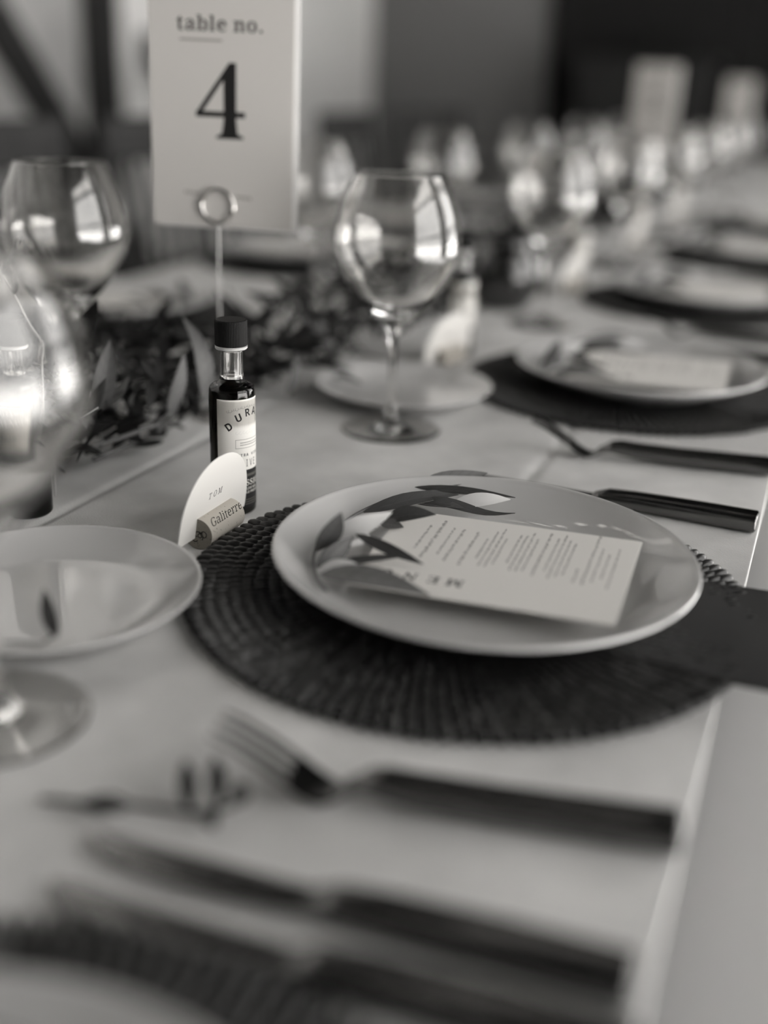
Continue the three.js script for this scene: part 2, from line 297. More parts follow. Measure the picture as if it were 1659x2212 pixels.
menu0.rotation.set(0, 0, 0); {
  const zAxis = V(0.999, 0.02, -0.045).normalize(), up = V(-0.02, 1, 0.052).normalize(), xAxis = new THREE.Vector3().crossVectors(up, zAxis).normalize(); up.crossVectors(zAxis, xAxis);
  menu0.quaternion.setFromRotationMatrix(new THREE.Matrix4().makeBasis(xAxis, up, zAxis));
}

// olive sprig laid on the plate
function oliveSprig() {
  const P0 = V(PX, 0.7565, PZ);
  const t = thing('olive_sprig', 'curved sprig of slender olive leaves on the sharp plate, framing the menu card', 'olive sprig', [P0.x, P0.y, P0.z], 0, 'olive sprigs on the dinner plates');
  const rel = (p) => [p[0] - P0.x, p[1] - P0.y, p[2] - P0.z];
  const stem = [[-0.2308, 0.772, -0.5566], [-0.2451, 0.772, -0.5722], [-0.2585, 0.7745, -0.5977], [-0.2623, 0.776, -0.6216], [-0.2596, 0.777, -0.6697], [-0.2481, 0.777, -0.7114], [-0.2288, 0.777, -0.7375], [-0.208, 0.776, -0.7514]].map(rel);
  part('stem', tube(stem, 0.0011, 48, 6), M.stem, t);
  const dark = [M.oliveTop, M.oliveUnder], pale = [M.olivePale, M.olivePale], mid = [M.oliveMid, M.oliveUnder], darkBoth = [M.oliveTop, M.oliveMid];
  const L = (b, e, w, up, m, o) => part('leaf', leaf(rel(b), rel(e), w, up, o), m, t);
  L([-0.2583, 0.776, -0.6], [-0.2405, 0.806, -0.5991], 0.015, [0.75, 0.25, 0.6], [M.oliveMid, M.oliveMid], { bow: 0.06, shape: 1.1 });
  L([-0.2570, 0.779, -0.6130], [-0.2195, 0.7975, -0.6340], 0.0145, [0.8, 0.5, 0.33], pale, { bow: 0.12, fold: 0.15 });
  L([-0.2603, 0.775, -0.6172], [-0.2342, 0.779, -0.6455], 0.011, [0.2, 1, 0.1], darkBoth, { bow: 0.05 });
  L([-0.2572, 0.776, -0.6764], [-0.206, 0.779, -0.7337], 0.011, [0.3, 0.8, 0.55], dark, { bow: 0.08 });
  L([-0.2362, 0.778, -0.6673], [-0.2019, 0.786, -0.6713], 0.0125, [0.1, 0.75, 0.6], dark, { bow: 0.08, fold: 0.4 });
  L([-0.2381, 0.777, -0.6595], [-0.2208, 0.777, -0.6605], 0.009, [0, 0.9, 0.5], mid, { bow: 0.05, shape: 0.95 });
  L([-0.2423, 0.776, -0.7391], [-0.1976, 0.784, -0.7769], 0.015, [0.15, 0.75, 0.65], [M.oliveLight, M.oliveLight], { bow: 0.02, fold: 0.3 });
  L([-0.2459, 0.777, -0.7339], [-0.1675, 0.778, -0.7499], 0.008, [0.1, 0.35, -0.9], darkBoth, { bow: 0.03 });
  L([-0.207, 0.776, -0.7209], [-0.1698, 0.778, -0.7444], 0.0105, [0.3, 0.6, 0.7], pale, { bow: 0.1, fold: 0.35 });
  L([-0.2293, 0.778, -0.7084], [-0.1602, 0.776, -0.7235], 0.0105, [0.1, 0.8, 0.5], dark, { bow: -0.02, twist: 0.5, wave: 0.05 });
  L([-0.2314, 0.777, -0.7097], [-0.1952, 0.778, -0.7126], 0.012, [0.1, 0.9, 0.2], [M.oliveMid, M.oliveMid], { bow: 0.02 });
  L([-0.2361, 0.787, -0.6127], [-0.186, 0.779, -0.6036], 0.0075, [0.1, 0.5, 0.9], darkBoth, { bow: -0.09, twist: 0.3 });
  L([-0.2464, 0.773, -0.5872], [-0.1974, 0.779, -0.6139], 0.0055, [0.1, 0.7, 0.6], darkBoth, { bow: 0.03 });
  L([-0.2452, 0.776, -0.6168], [-0.2358, 0.777, -0.6374], 0.011, [0.3, 0.8, 0.5], pale, { bow: 0.05 });
  L([-0.250, 0.773, -0.5831], [-0.2368, 0.786, -0.6099], 0.0125, [0.8, 0.4, 0.4], [M.oliveMid, M.oliveMid], { bow: 0.08 });
  L([-0.2521, 0.773, -0.5926], [-0.2416, 0.775, -0.6178], 0.01, [0.5, 0.8, 0.1], mid, { bow: 0.06 });
  L([-0.2477, 0.772, -0.5797], [-0.2147, 0.774, -0.587], 0.015, [0.1, 0.95, 0.3], pale, { bow: 0.07 });
  L([-0.2431, 0.773, -0.5732], [-0.1696, 0.7755, -0.5695], 0.018, [0.15, 0.95, 0.3], [M.oliveLight, M.oliveLight], { bow: 0.05, fold: 0.35 });
  return t;
}
const sprig0 = oliveSprig();

// cutlery (local: handle end at origin, pointing to -x)
function forkThing(p, turn, label) {
  const t = thing('fork', label, 'fork', p, turn, 'table forks');
  part('handle', loft([[0, 0.0078, 0, 0.019, 0.0112], [-0.0015, 0.008, 0, 0.0228, 0.0142], [-0.03, 0.008, 0, 0.0224, 0.0142], [-0.08, 0.0084, 0, 0.0204, 0.0136], [-0.115, 0.0098, 0, 0.0184, 0.0132], [-0.13, 0.0112, 0, 0.017, 0.0124], [-0.138, 0.0114, 0, 0.0145, 0.0098], [-0.144, 0.0092, 0, 0.0105, 0.0072], [-0.15, 0.0062, 0, 0.0085, 0.0056]], 28, 3.6), M.steel, t);
  part('head', loft([[-0.1485, 0.0062, 0, 0.0084, 0.005], [-0.153, 0.003, 0, 0.014, 0.0034], [-0.16, 0.0026, 0, 0.024, 0.0026], [-0.168, 0.0066, 0, 0.0275, 0.0024], [-0.175, 0.0118, 0, 0.028, 0.0022]], 16, 3.2), M.steel, t);
  for (let i = 0; i < 4; i++) { const z = (i - 1.5) * 0.0076; part('tine', loft([[-0.1745, 0.0114, z, 0.005, 0.0022], [-0.187, 0.0195, z, 0.0042, 0.002], [-0.2, 0.0265, z * 0.98, 0.0034, 0.0018], [-0.2105, 0.0305, z * 0.95, 0.002, 0.0012]], 8, 2), M.steel, t); }
  return t;
}
function knifeThing(p, turn, label) {
  const t = thing('table_knife', label, 'knife', p, turn, 'table knives');
  part('handle', loft([[0, 0.0072, 0, 0.019, 0.0112], [-0.0015, 0.0073, 0, 0.0225, 0.014], [-0.05, 0.0073, 0, 0.0215, 0.014], [-0.095, 0.007, 0, 0.019, 0.013], [-0.115, 0.0066, 0, 0.0175, 0.0115], [-0.122, 0.006, 0, 0.0145, 0.008], [-0.127, 0.0054, 0, 0.014, 0.0048]], 28, 3.6), M.steel, t);
  part('blade', loft([[-0.126, 0.005, 0, 0.013, 0.0034], [-0.132, 0.0048, 0.001, 0.0175, 0.0026], [-0.16, 0.0045, 0.0012, 0.0195, 0.0022], [-0.195, 0.0042, 0.0008, 0.0188, 0.002], [-0.215, 0.004, -0.001, 0.0155, 0.0018], [-0.226, 0.0038, -0.0035, 0.01, 0.0015], [-0.232, 0.0036, -0.006, 0.003, 0.001]], 14, 2.2), M.steel, t);
  return t;
}

// wine glass
function makeGlass(label) {
  const t = thing('wine_glass', label, 'wine glass', [0, 0, 0], 0, 'large empty wine glasses');
  part('foot', lathe([[0.0001, 0.0005], [0.03, 0.0005], [0.0445, 0.0004], ...smooth([[0.0462, 0.0005], [0.047, 0.0012], [0.0462, 0.0019], [0.036, 0.0026], [0.022, 0.0036], [0.0125, 0.0064], [0.0082, 0.011], [0.0058, 0.017]], 24)], 72), M.footGlass, t);
  part('stem', lathe(smooth([[0.0058, 0.017], [0.0042, 0.03], [0.0037, 0.05], [0.0039, 0.075], [0.0055, 0.093], [0.0085, 0.1]], 26), 48), M.glass, t);
  const out = smooth([[0.0085, 0.1], [0.016, 0.1062], [0.0245, 0.1142], [0.0345, 0.1245], [0.0445, 0.138], [0.0525, 0.152], [0.0572, 0.167], [0.0576, 0.18], [0.0553, 0.195], [0.0505, 0.212], [0.0445, 0.226], [0.0402, 0.2345]], 60);
  const inn = smooth([[0.0394, 0.2345], [0.0437, 0.2258], [0.0496, 0.2118], [0.0543, 0.195], [0.0566, 0.18], [0.0562, 0.1675], [0.0515, 0.1532], [0.0434, 0.1396], [0.0335, 0.1268], [0.022, 0.1178], [0.01, 0.1138], [0.0001, 0.113]], 60);
  part('bowl', lathe([...out, [0.0399, 0.2349], [0.0396, 0.2349], ...inn], 96), M.glass, t);
  return t;
}

// small bottle of oil
const oilLabel = canvas(900, 1450, (c, w, h) => {
  c.fillStyle = '#efede8'; c.fillRect(0, 0, w, h); c.textAlign = 'center';
  c.strokeStyle = 'rgba(70,68,64,.4)'; c.lineWidth = 4; for (let k = 0; k < 22; k++) { c.beginPath(); c.arc(150 + k * 28, 150 - 60 * Math.sin(k / 21 * PI), 14 + 6 * Math.sin(k * 2), 0, 4); c.stroke(); }
  c.fillStyle = '#171514'; [...'DURANT'].forEach((ch, i) => { const a = (i - 2.5) / 2.5; c.save(); c.translate(470 + a * 285, 385 - 170 * (1 - a * a) ); c.rotate(a * 0.62); c.font = 'bold 138px sans-serif'; c.fillText(ch, 0, 0); c.restore(); });
  c.globalAlpha = 0.3; for (let k = 0; k < 9; k++) { c.beginPath(); c.arc(260 + k * 48, 430 + 10 * Math.sin(k * 3), 18, 0, 5); c.stroke(); } c.globalAlpha = 1;
  c.strokeStyle = '#57544f'; c.lineWidth = 4; c.strokeRect(240, 520, 430, 112); for (let k = 0; k < 20; k++) { c.fillStyle = 'rgba(60,58,55,.6)'; c.fillRect(300 + k * 16, 555, 10, 14); c.fillRect(300 + k * 16, 585, 10, 14); }
  c.fillStyle = '#171514'; c.font = 'bold 52px sans-serif'; [...'EXTRA VIRGIN'].forEach((ch, i) => c.fillText(ch, 232 + i * 42, 745));
  c.font = '132px sans-serif'; [...'OLIVE OIL'].forEach((ch, i) => { c.save(); c.translate(262 + i * 66, 885); c.scale(0.62, 1); c.fillText(ch, 0, 0); c.restore(); });
  c.fillStyle = '#0d0c0c'; c.fillRect(0, 930, w, h); c.fillStyle = '#77756f'; for (let k = 0; k < 44; k++) c.fillRect(90 + k * 17, 985, 9, 36);
  c.fillStyle = '#dcdad4'; c.font = 'bold 112px serif'; c.fillText('MISSION', w / 2 + 20, 1145); c.font = 'bold 46px sans-serif'; c.fillText('OLIVE MILL', w / 2 + 20, 1200); c.fillText('COLD PRESSED', w / 2 + 20, 1250);
  c.fillStyle = '#77756f'; for (let k = 0; k < 40; k++) { c.fillRect(120 + k * 17, 1330, 11, 12); c.fillRect(120 + k * 17, 1360, 11, 12); c.fillRect(120 + k * 17, 1390, 11, 12); }
});
const oilLabelM = new THREE.MeshStandardMaterial({ map: oilLabel, roughness: 0.7, side: THREE.DoubleSide });
const capG = (r, h) => { const s = new THREE.Shape(), n = 64; for (let i = 0; i <= n * 2; i++) { const a = i / (2 * n) * 2 * PI, q = r * (i % 2 ? 0.985 : 1); i ? s.lineTo(q * Math.cos(a), q * Math.sin(a)) : s.moveTo(q, 0); } return mergeGeometries([new THREE.ExtrudeGeometry(s, { depth: h - 0.0015, bevelEnabled: true, bevelThickness: 0.0012, bevelSize: 0.0009, bevelOffset: -0.0009, bevelSegments: 2 }).rotateX(-PI / 2)]); };
function makeBottle(label, liquid, labelMat, labelSpan, labelStart, y0, y1) {
  const t = thing('oil_bottle', label, 'bottle', [0, 0, 0], 0, 'miniature bottles of olive oil');
  part('body', lathe([[0.0001, 0.0015], [0.012, 0], ...smooth([[0.0155, 0.0004], [0.0168, 0.002], [0.017, 0.006], [0.017, 0.05], [0.017, 0.093], [0.0164, 0.0965], [0.0145, 0.0985], [0.0105, 0.1005], [0.0088, 0.103]], 50), [0.0001, 0.103]], 56), liquid, t);
  part('neck', lathe([...smooth([[0.0089, 0.1032], [0.0085, 0.106], [0.0084, 0.118], [0.0086, 0.1245]], 14), [0.0064, 0.1245], [0.0063, 0.106], [0.0066, 0.1032], [0.0089, 0.1032]], 40), M.glass, t);
  part('collar', lathe([[0.0068, 0.1248], [0.0112, 0.1248], [0.0118, 0.1256], [0.0118, 0.1276], [0.0068, 0.1276]], 40), M.whitePlastic, t);
  part('cap', capG(0.0118, 0.0185).translate(0, 0.128, 0), M.cap, t);
  const lg = new THREE.CylinderGeometry(0.01715, 0.01715, y1 - y0, 48, 1, true, labelStart, labelSpan).translate(0, (y0 + y1) / 2, 0);
  part('label', lg, labelMat, t);
  return t;
}

// place card held in a slotted cork (local z along the cork, face towards +x)
const nameTex = (name) => canvas(512, 360, (c, w, h) => {
  c.fillStyle = '#eae8e4'; c.fillRect(0, 0, w, h); c.fillStyle = '#2c2a28'; c.save(); c.translate(w * 0.47, h * 0.62); c.transform(1, 0, -0.22, 1, 0, 0); c.font = '34px serif'; c.textAlign = 'center';
  [...name].forEach((ch, i) => c.fillText(ch, (i - (name.length - 1) / 2) * 38, 0)); c.restore();
});
const corkSide = canvas(512, 512, (c, w, h) => {
  c.fillStyle = '#bdb8af'; c.fillRect(0, 0, w, h); let s = 11; const r = () => ((s = (s * 16807) % 2147483647) / 2147483647);
  for (let k = 0; k < 260; k++) { c.fillStyle = `rgba(${r() < 0.6 ? '60,56,50' : '200,196,188'},${0.15 + 0.4 * r()})`; c.beginPath(); c.ellipse(r() * w, r() * h, 2 + 5 * r(), 1.2 + 2 * r(), r() * 3, 0, 7); c.fill(); }
  c.fillStyle = '#1b1917'; for (const X of [0.1, 0.43, 0.77]) { c.save(); c.translate(w * X, h * 0.06); c.rotate(PI / 2); c.transform(1, 0, -0.5, 1, 0, 0); c.scale(1.5, 0.8); c.font = 'italic 74px serif'; c.fillText('Galiterre', 0, 0); c.restore(); }
});
const corkEnd = canvas(256, 256, (c, w, h) => {
  c.fillStyle = '#8b867e'; c.fillRect(0, 0, w, h); let s = 5; const r = () => ((s = (s * 16807) % 2147483647) / 2147483647);
  for (let k = 0; k < 60; k++) { c.fillStyle = `rgba(50,46,42,${0.1 + 0.3 * r()})`; c.beginPath(); c.ellipse(r() * w, r() * h, 2 + 8 * r(), 2 + 3 * r(), r() * 3, 0, 7); c.fill(); }
  c.strokeStyle = 'rgba(20,18,16,.85)'; c.lineWidth = 8; for (let k = 0; k < 7; k++) { c.beginPath(); c.arc(80 + 100 * r(), 80 + 100 * r(), 14 + 30 * r(), r() * 6, r() * 6 + 3.5); c.stroke(); }
});
const corkSideM = new THREE.MeshStandardMaterial({ map: corkSide, roughness: 0.9 }), corkEndM = new THREE.MeshStandardMaterial({ map: corkEnd, roughness: 0.9 });
const LEAN = 0.15;
function makeCork() {
  const cy = new THREE.CylinderGeometry(0.0113, 0.0113, 0.047, 40, 1); cy.rotateX(PI / 2); cy.rotateZ(-0.6);
  const a = new Brush(cy, [corkSideM, corkEndM, corkEndM]), b = new Brush(new THREE.BoxGeometry(0.0018, 0.03, 0.06), corkEndM); b.position.set(-0.0026, 0.0105, 0); b.rotation.z = -LEAN; a.updateMatrixWorld(); b.updateMatrixWorld();
  const ev = new Evaluator(); ev.useGroups = true; const r = ev.evaluate(a, b, SUBTRACTION);
  const m = shadow(new THREE.Mesh(r.geometry, r.material)); m.name = numbered('wine_cork'); scene.add(m); return m;
}
function makeNameCard(tex) {
  const s = new THREE.Shape(), n = 40; s.moveTo(0.047, 0);
  for (let i = 0; i <= n; i++) { const a = (i / n) * PI, c = Math.cos(a), q = Math.sin(a); s.lineTo(0.047 * Math.sign(c) * Math.abs(c) ** 0.9, 0.006 + 0.049 * q ** 0.88); }
  s.lineTo(-0.047, 0);
  const g = new THREE.ExtrudeGeometry(s, { depth: 0.0007, bevelEnabled: false, curveSegments: 4 }); planarUV(g, 0, 1, -0.047, 0, 0.094, 0.0661); g.translate(0, 0, -0.00035); g.rotateY(PI / 2);
  const m = shadow(new THREE.Mesh(g, [new THREE.MeshStandardMaterial({ map: tex, roughness: 0.85 }), M.paperEdge])); m.name = numbered('place_card'); scene.add(m); return m;
}
const cork0 = makeCork(); cork0.position.set(-0.3585, 0.7614, -0.645); tag(cork0, 'slotted wine cork with script print and stamped end, holding the card reading TOM', 'cork', 'corks holding place cards');
const card0 = makeNameCard(nameTex('TOM')); card0.position.set(-0.3612, 0.758, -0.646); card0.rotation.z = -LEAN; tag(card0, 'white arched place card reading TOM, stuck in the cork beside the sharp placemat', 'place card', 'arched place cards');

// bread plates, glasses, bottles: first ones
const bottle0 = makeBottle('sharp small bottle of olive oil with black cap and white label, behind the TOM card', M.oil, oilLabelM, 3.07, 0, 0.006, 0.0905);
bottle0.position.set(-0.375, TY, -0.702);
{ const d = Math.atan2(0.0205 + 0.375, 0.702); bottle0.rotation.y = d - 0.7; }
const glass0 = makeGlass('empty wine glass in the centre, standing between the bread plate and the greenery'); glass0.position.set(-0.3455, TY, -0.954);

const napG = (() => {
  const W = 40, D = 14, th = 0.0014, top = [], uv = [];
  for (let i = 0; i <= W; i++) for (let j = 0; j <= D; j++) {
    const s = i / W * 0.27, x0 = -0.079 + s; let x = x0, y = 0.7586; const bend = 0.03; if (x0 > bend) { const e = x0 - bend, r = 0.012; const a = Math.min(e / r, PI / 2 * 0.94); x = bend + r * Math.sin(a); y -= r * (1 - Math.cos(a)); const rest = Math.max(0, e - r * a); y -= rest * Math.sin(a); x += rest * Math.cos(a); }
    const z = lerp(-0.571 - 0.012 * Math.max(0, 1 - s / 0.09), -0.706 + 0.01 * Math.max(0, 1 - s / 0.08), j / D);
    y += 0.0005 * (1 + Math.sin(s * 60 + j * 0.5)) * (s > 0.05 ? 1 : 0) * (x0 > 0.03 ? 0 : 1); top.push([x, y, z]); uv.push(s, j / D * 0.135);
  }
  const pos = [...top.flat(), ...top.map(([x, y, z], k) => { const i = Math.floor(k / (D + 1)), s = i / W * 0.27 - 0.079; const a = Math.min(Math.max(0, s - 0.03) / 0.012, PI / 2); return [x - th * Math.sin(a), y - th * Math.cos(a), z]; }).flat()], idx = [], N = top.length, C = D + 1;
  for (let i = 0; i < W; i++) for (let j = 0; j < D; j++) { const a = i * C + j, b = a + C; idx.push(a, b, a + 1, a + 1, b, b + 1, N + a, N + a + 1, N + b, N + a + 1, N + b + 1, N + b); }
  for (let i = 0; i < W; i++) for (const j of [0, D]) { const a = i * C + j, b = a + C; idx.push(a, N + a, b, b, N + a, N + b); }
  for (let j = 0; j < D; j++) for (const i of [0, W]) { const a = i * C + j; idx.push(a, a + 1, N + a, a + 1, N + a + 1, N + a); }
  const g = new THREE.BufferGeometry(); g.setAttribute('position', new THREE.Float32BufferAttribute(pos, 3)); g.setAttribute('uv', new THREE.Float32BufferAttribute([...uv, ...uv], 2)); g.setIndex(idx); g.translate(0, -TY, -PZ); g.computeVertexNormals(); return g;
})();
function napkin(p, label, turn = 0) { const o = shadow(new THREE.Mesh(napG, M.napkin)); o.name = numbered('napkin'); scene.add(o); o.position.set(...p); o.rotation.y = turn; return tag(o, label, 'napkin', 'dark cloth napkins'); }

// ---------------------------------------------------------------- laying the table
const NR = 6, NL = 7, NG = 8;
for (let k = 0; k < NR; k++) {
  const z = zr(k), dz = z - PZ, s = spot(k);
  if (k !== 1) placeMat([k === 0 ? -0.152 : -0.166, TY, z - (k === 0 ? 0.01 : 0)], `dark woven rope placemat ${s}`);
  plate('dinner_plate', plateG, [k === 0 ? -0.15 : PX, TY + 0.0065, z], `white coupe dinner plate ${s}`, 'white dinner plates', k === 1 ? [0.004, -0.013] : null);
  if (k !== 1) {
    const m = menu0.clone(); m.name = numbered('menu_card'); scene.add(m); m.position.z += dz; m.userData = { ...menu0.userData, label: `white printed menu card on the plate ${s}` };
    const o = sprig0.clone(); o.name = numbered('olive_sprig'); scene.add(o); o.position.z += dz; o.userData = { ...sprig0.userData, label: `olive leaf sprig on the plate ${s}` };
  }
  napkin([0, TY, z], k === 1 ? 'dark grey cloth napkin tucked under the sharp plate and hanging over the table edge' : `dark grey cloth napkin under the plate ${s}`);
  if (k !== 3) plate('bread_plate', breadG, k === 0 ? [-0.388, TY, 0.05] : [k === 1 ? -0.3915 : -0.3746, TY, k === 1 ? -0.5018 : z + 0.16], k === 1 ? 'small white coupe bread plate in front of the TOM card' : `small white bread plate ${s}`, 'small bread plates');
  if (k > 1) {
    dup(cork0, [-0.3576 - 0.0125 * (k === 2 ? 2 : 1), 0.7614, z - 0.006], k === 2 ? -0.25 : rr(-0.3, 0), `wine cork holding the place card ${s}`);
    const c = dup(card0, [-0.3603 - 0.0125 * (k === 2 ? 2 : 1), 0.758, z - 0.007], k === 2 ? -0.25 : -0.15, `white arched place card ${s}`); c.rotation.set(0, c.rotation.y, -LEAN, 'YXZ');
    dup(bottle0, [-0.376 - 0.012 * (k === 2), TY, z - 0.064], bottle0.rotation.y - 0.35, `olive oil bottle ${s}`);
  }
}
dup(glass0, [-0.337, TY, -0.3873], 0, 'empty wine glass nearest the camera, cut by the left edge of the picture');
for (let k = 2; k < NG; k++) dup(glass0, [-0.346, TY, -0.954 - 0.578 * (k - 1)], 0, `empty wine glass, ${ORD[k]} on the near side of the greenery`);
for (let k = 0; k < NL; k++) {
  const z = zl(k), s = spotL(k);
  placeMat([-0.866, TY, z], `dark woven rope placemat ${s}`);
  plate('dinner_plate', plateG, [-0.872, TY + 0.0065, z], `white coupe dinner plate ${s}`, 'white dinner plates');
  const m = menu0.clone(); m.name = numbered('menu_card'); scene.add(m); m.position.set(-0.872 - (menu0.position.x - PX), menu0.position.y, z - (menu0.position.z - PZ)); m.rotateOnWorldAxis(V(0, 1, 0), PI); m.userData = { ...menu0.userData, label: `white printed menu card on the plate ${s}` };
  dup(sprig0, [-0.872, 0.7565, z], PI, `olive leaf sprig on the plate ${s}`);
  if (k > 0) plate('bread_plate', breadG, [-0.665, TY, z + 0.16], `small white bread plate ${s}`, 'small bread plates');
  dup(glass0, [k === 0 ? -0.632 : -0.652, TY, k === 0 ? -0.857 : z + 0.41 + 0.048 * Math.min(k - 1, 1)], 0, k === 0 ? 'empty wine glass at the left, left of the card of table four' : `empty wine glass, ${ORD[k]} along the far side of the greenery`);
}
const fork0 = forkThing([-0.001, TY, -0.426], 0.19, 'large blurred fork in the foreground below the sharp placemat');
dup(fork0, [0.0, TY, -0.984], 0.15, 'fork behind the sharp plate, beside the second placemat');
for (let k = 3; k < NR; k++) dup(fork0, [0.0, TY, zr(k) + 0.24], 0.12, `table fork ${spot(k)}`);
const knife0 = knifeThing([-0.001, TY, -0.838], -0.048, 'knife right behind the sharp dinner plate, its tip by the olive leaves');
dup(knife0, [-0.004, TY, -0.331], 0.05, 'upper of the two blurred knives in the foreground');
dup(knife0, [0.002, TY, -0.297], 0.045, 'lower of the two blurred knives in the foreground, touching the near placemat');
for (let k = 2; k < NR; k++) dup(knife0, [0.0, TY, zr(k) - 0.205], -0.04, `table knife ${spot(k)}`);

// second, dark-labelled bottle at the left edge
const vinLabel = new THREE.MeshStandardMaterial({ roughness: 0.7, side: THREE.DoubleSide, map: canvas(512, 640, (c, w, h) => {
  c.fillStyle = '#b5b2ab'; c.fillRect(0, 0, w, h); c.strokeStyle = '#33302d'; c.lineWidth = 12; c.strokeRect(16, 16, w - 32, h - 32); c.fillStyle = '#e8e6e0'; c.textAlign = 'center'; c.font = 'bold 64px serif'; c.fillText('BALSAMIC', w / 2, 120); c.font = 'bold 84px serif'; c.fillText('LAVENDER', w / 2, 230);
  c.fillStyle = '#6a6762'; c.font = 'bold 60px serif'; c.fillText('HAND', w / 2, 400); c.fillText('MADE', w / 2, 480); c.strokeStyle = '#8a8780'; c.lineWidth = 8; for (let k = 0; k < 7; k++) { c.beginPath(); c.moveTo(90 + k * 54, 600); c.lineTo(110 + k * 54, 330); c.stroke(); }
}) });
const bottle3 = makeBottle('dark bottle with grey printed label, seen through the near wine glass', M.vinegar, vinLabel, 2.1, 0, 0.03, 0.082);
bottle3.position.set(-0.507, TY, -0.628); bottle3.rotation.y = -0.75;

// round dark votive pot
{
  const t = thing('votive_pot', 'round glossy dark pot beyond the central glass, beside the white-labelled bottle', 'pot', [-0.43, TY, -1.625]);
  part('pot', lathe([[0.0001, 0], [0.03, 0], ...smooth([[0.034, 0.001], [0.047, 0.02], [0.052, 0.048], [0.046, 0.078], [0.036, 0.094], [0.035, 0.1], [0.033, 0.1], [0.0335, 0.094], [0.043, 0.077], [0.049, 0.048], [0.044, 0.022], [0.03, 0.006]], 50), [0.0001, 0.006]], 48), phys(0.01, { roughness: 0.12, clearcoat: 1 }), t);
}

// ---------------------------------------------------------------- table numbers
const numTex = (digit) => canvas(650, 1000, (c, w, h) => {
  c.fillStyle = '#e3e0dc'; c.fillRect(0, 0, w, h); c.fillStyle = '#3c3936'; c.font = 'bold 84px serif'; c.textAlign = 'left';
  let x = 126; for (const ch of 'table no.') { c.fillText(ch, x, 176); x += c.measureText(ch).width * 0.94 + (ch === ' ' ? 4 : 5); }
  c.fillStyle = '#a29e99'; c.fillRect(140, 208, 190, 9);
  c.fillStyle = '#0d0c0c';
  if (digit === '4') { // high-contrast numeral drawn as outlines
    c.beginPath(); c.moveTo(360, 300); c.lineTo(392, 300); c.lineTo(392, 592); c.lineTo(334, 592); c.lineTo(334, 372); c.lineTo(238, 504); c.lineTo(334, 504); c.lineTo(334, 524); c.lineTo(208, 524); c.lineTo(208, 510); c.closePath(); c.fill();
    c.fillRect(208, 502, 202, 24); c.fillRect(392, 502, 40, 24); c.beginPath(); c.moveTo(334, 540); c.lineTo(392, 540); c.lineTo(398, 594); c.lineTo(424, 606); c.lineTo(424, 616); c.lineTo(300, 616); c.lineTo(300, 606); c.lineTo(326, 594); c.closePath(); c.fill();
  } else { c.font = 'bold 340px serif'; c.textAlign = 'center'; c.fillText(digit, w / 2, 600); }
  c.fillStyle = '#8a8682'; c.font = 'bold 22px serif'; c.textAlign = 'center'; for (let k = 0; k < 5; k++) { c.fillRect(150 + k * 15, 846 + k, 9, 13); c.fillRect(390 + k * 15, 858 + k, 9, 13); }
});
const ringG = mergeGeometries([new THREE.TorusGeometry(0.0148, 0.0017, 10, 40).translate(0, 0, 0.0042), new THREE.TorusGeometry(0.0148, 0.0017, 10, 40).translate(0.004, 0.002, -0.0066)]);
function tableNumber(digit, base, turn, cardH, where) {
  const st = thing('card_stand', `thin wire card stand ${where}`, 'card stand', base, turn, 'wire card stands');
  part('base', lathe([[0.0001, 0], [0.028, 0], [0.0295, 0.0012], [0.028, 0.0035], [0.006, 0.006], [0.0001, 0.006]], 40), M.chrome, st);
  part('stem', tube([[0, 0.004, 0.004], [0.0006, 0.06, 0.0045], [-0.0006, 0.12, 0.004], [0, cardH - 0.017, 0.0042]], 0.001, 30, 8), M.wire, st);
  part('clip', ringG.clone().translate(0, cardH, 0), M.chrome, st);
  const t = thing('table_number_card', `white table number card ${where}`, 'table number', [base[0], base[1] + cardH, base[2]], turn, 'table number cards');
  const w = 0.129, h = 0.2, g = new RoundedBoxGeometry(w, h, 0.0012, 1, 0.0003); planarUV(g, 0, 1, -w / 2, -h / 2, w, h); g.clearGroups();
  const f = part('front_panel', g, new THREE.MeshStandardMaterial({ map: numTex(digit), roughness: 0.85, color: 0xdedede }), t); f.position.set(0.0045, h / 2 - 0.0185, 0.001);
  const b = part('back_panel', new RoundedBoxGeometry(w, h, 0.0012, 1, 0.0003), M.paper, t); b.position.set(0.0085, h / 2 - 0.0205, -0.0042); b.rotation.y = 0.0;
  for (const o of [f, b]) o.rotation.z = -0.012;
  return [st, t];
}
tableNumber('4', [-0.5075, TY, -0.919], 0.27, 0.199, 'reading table no. 4');
tableNumber('5', [-0.5, TY, -3.24], -0.38, 0.199, 'of the next table, before the dark wall');
tableNumber('6', [-0.49, TY, -5.5], -0.3, 0.199, 'at the far end of the row');

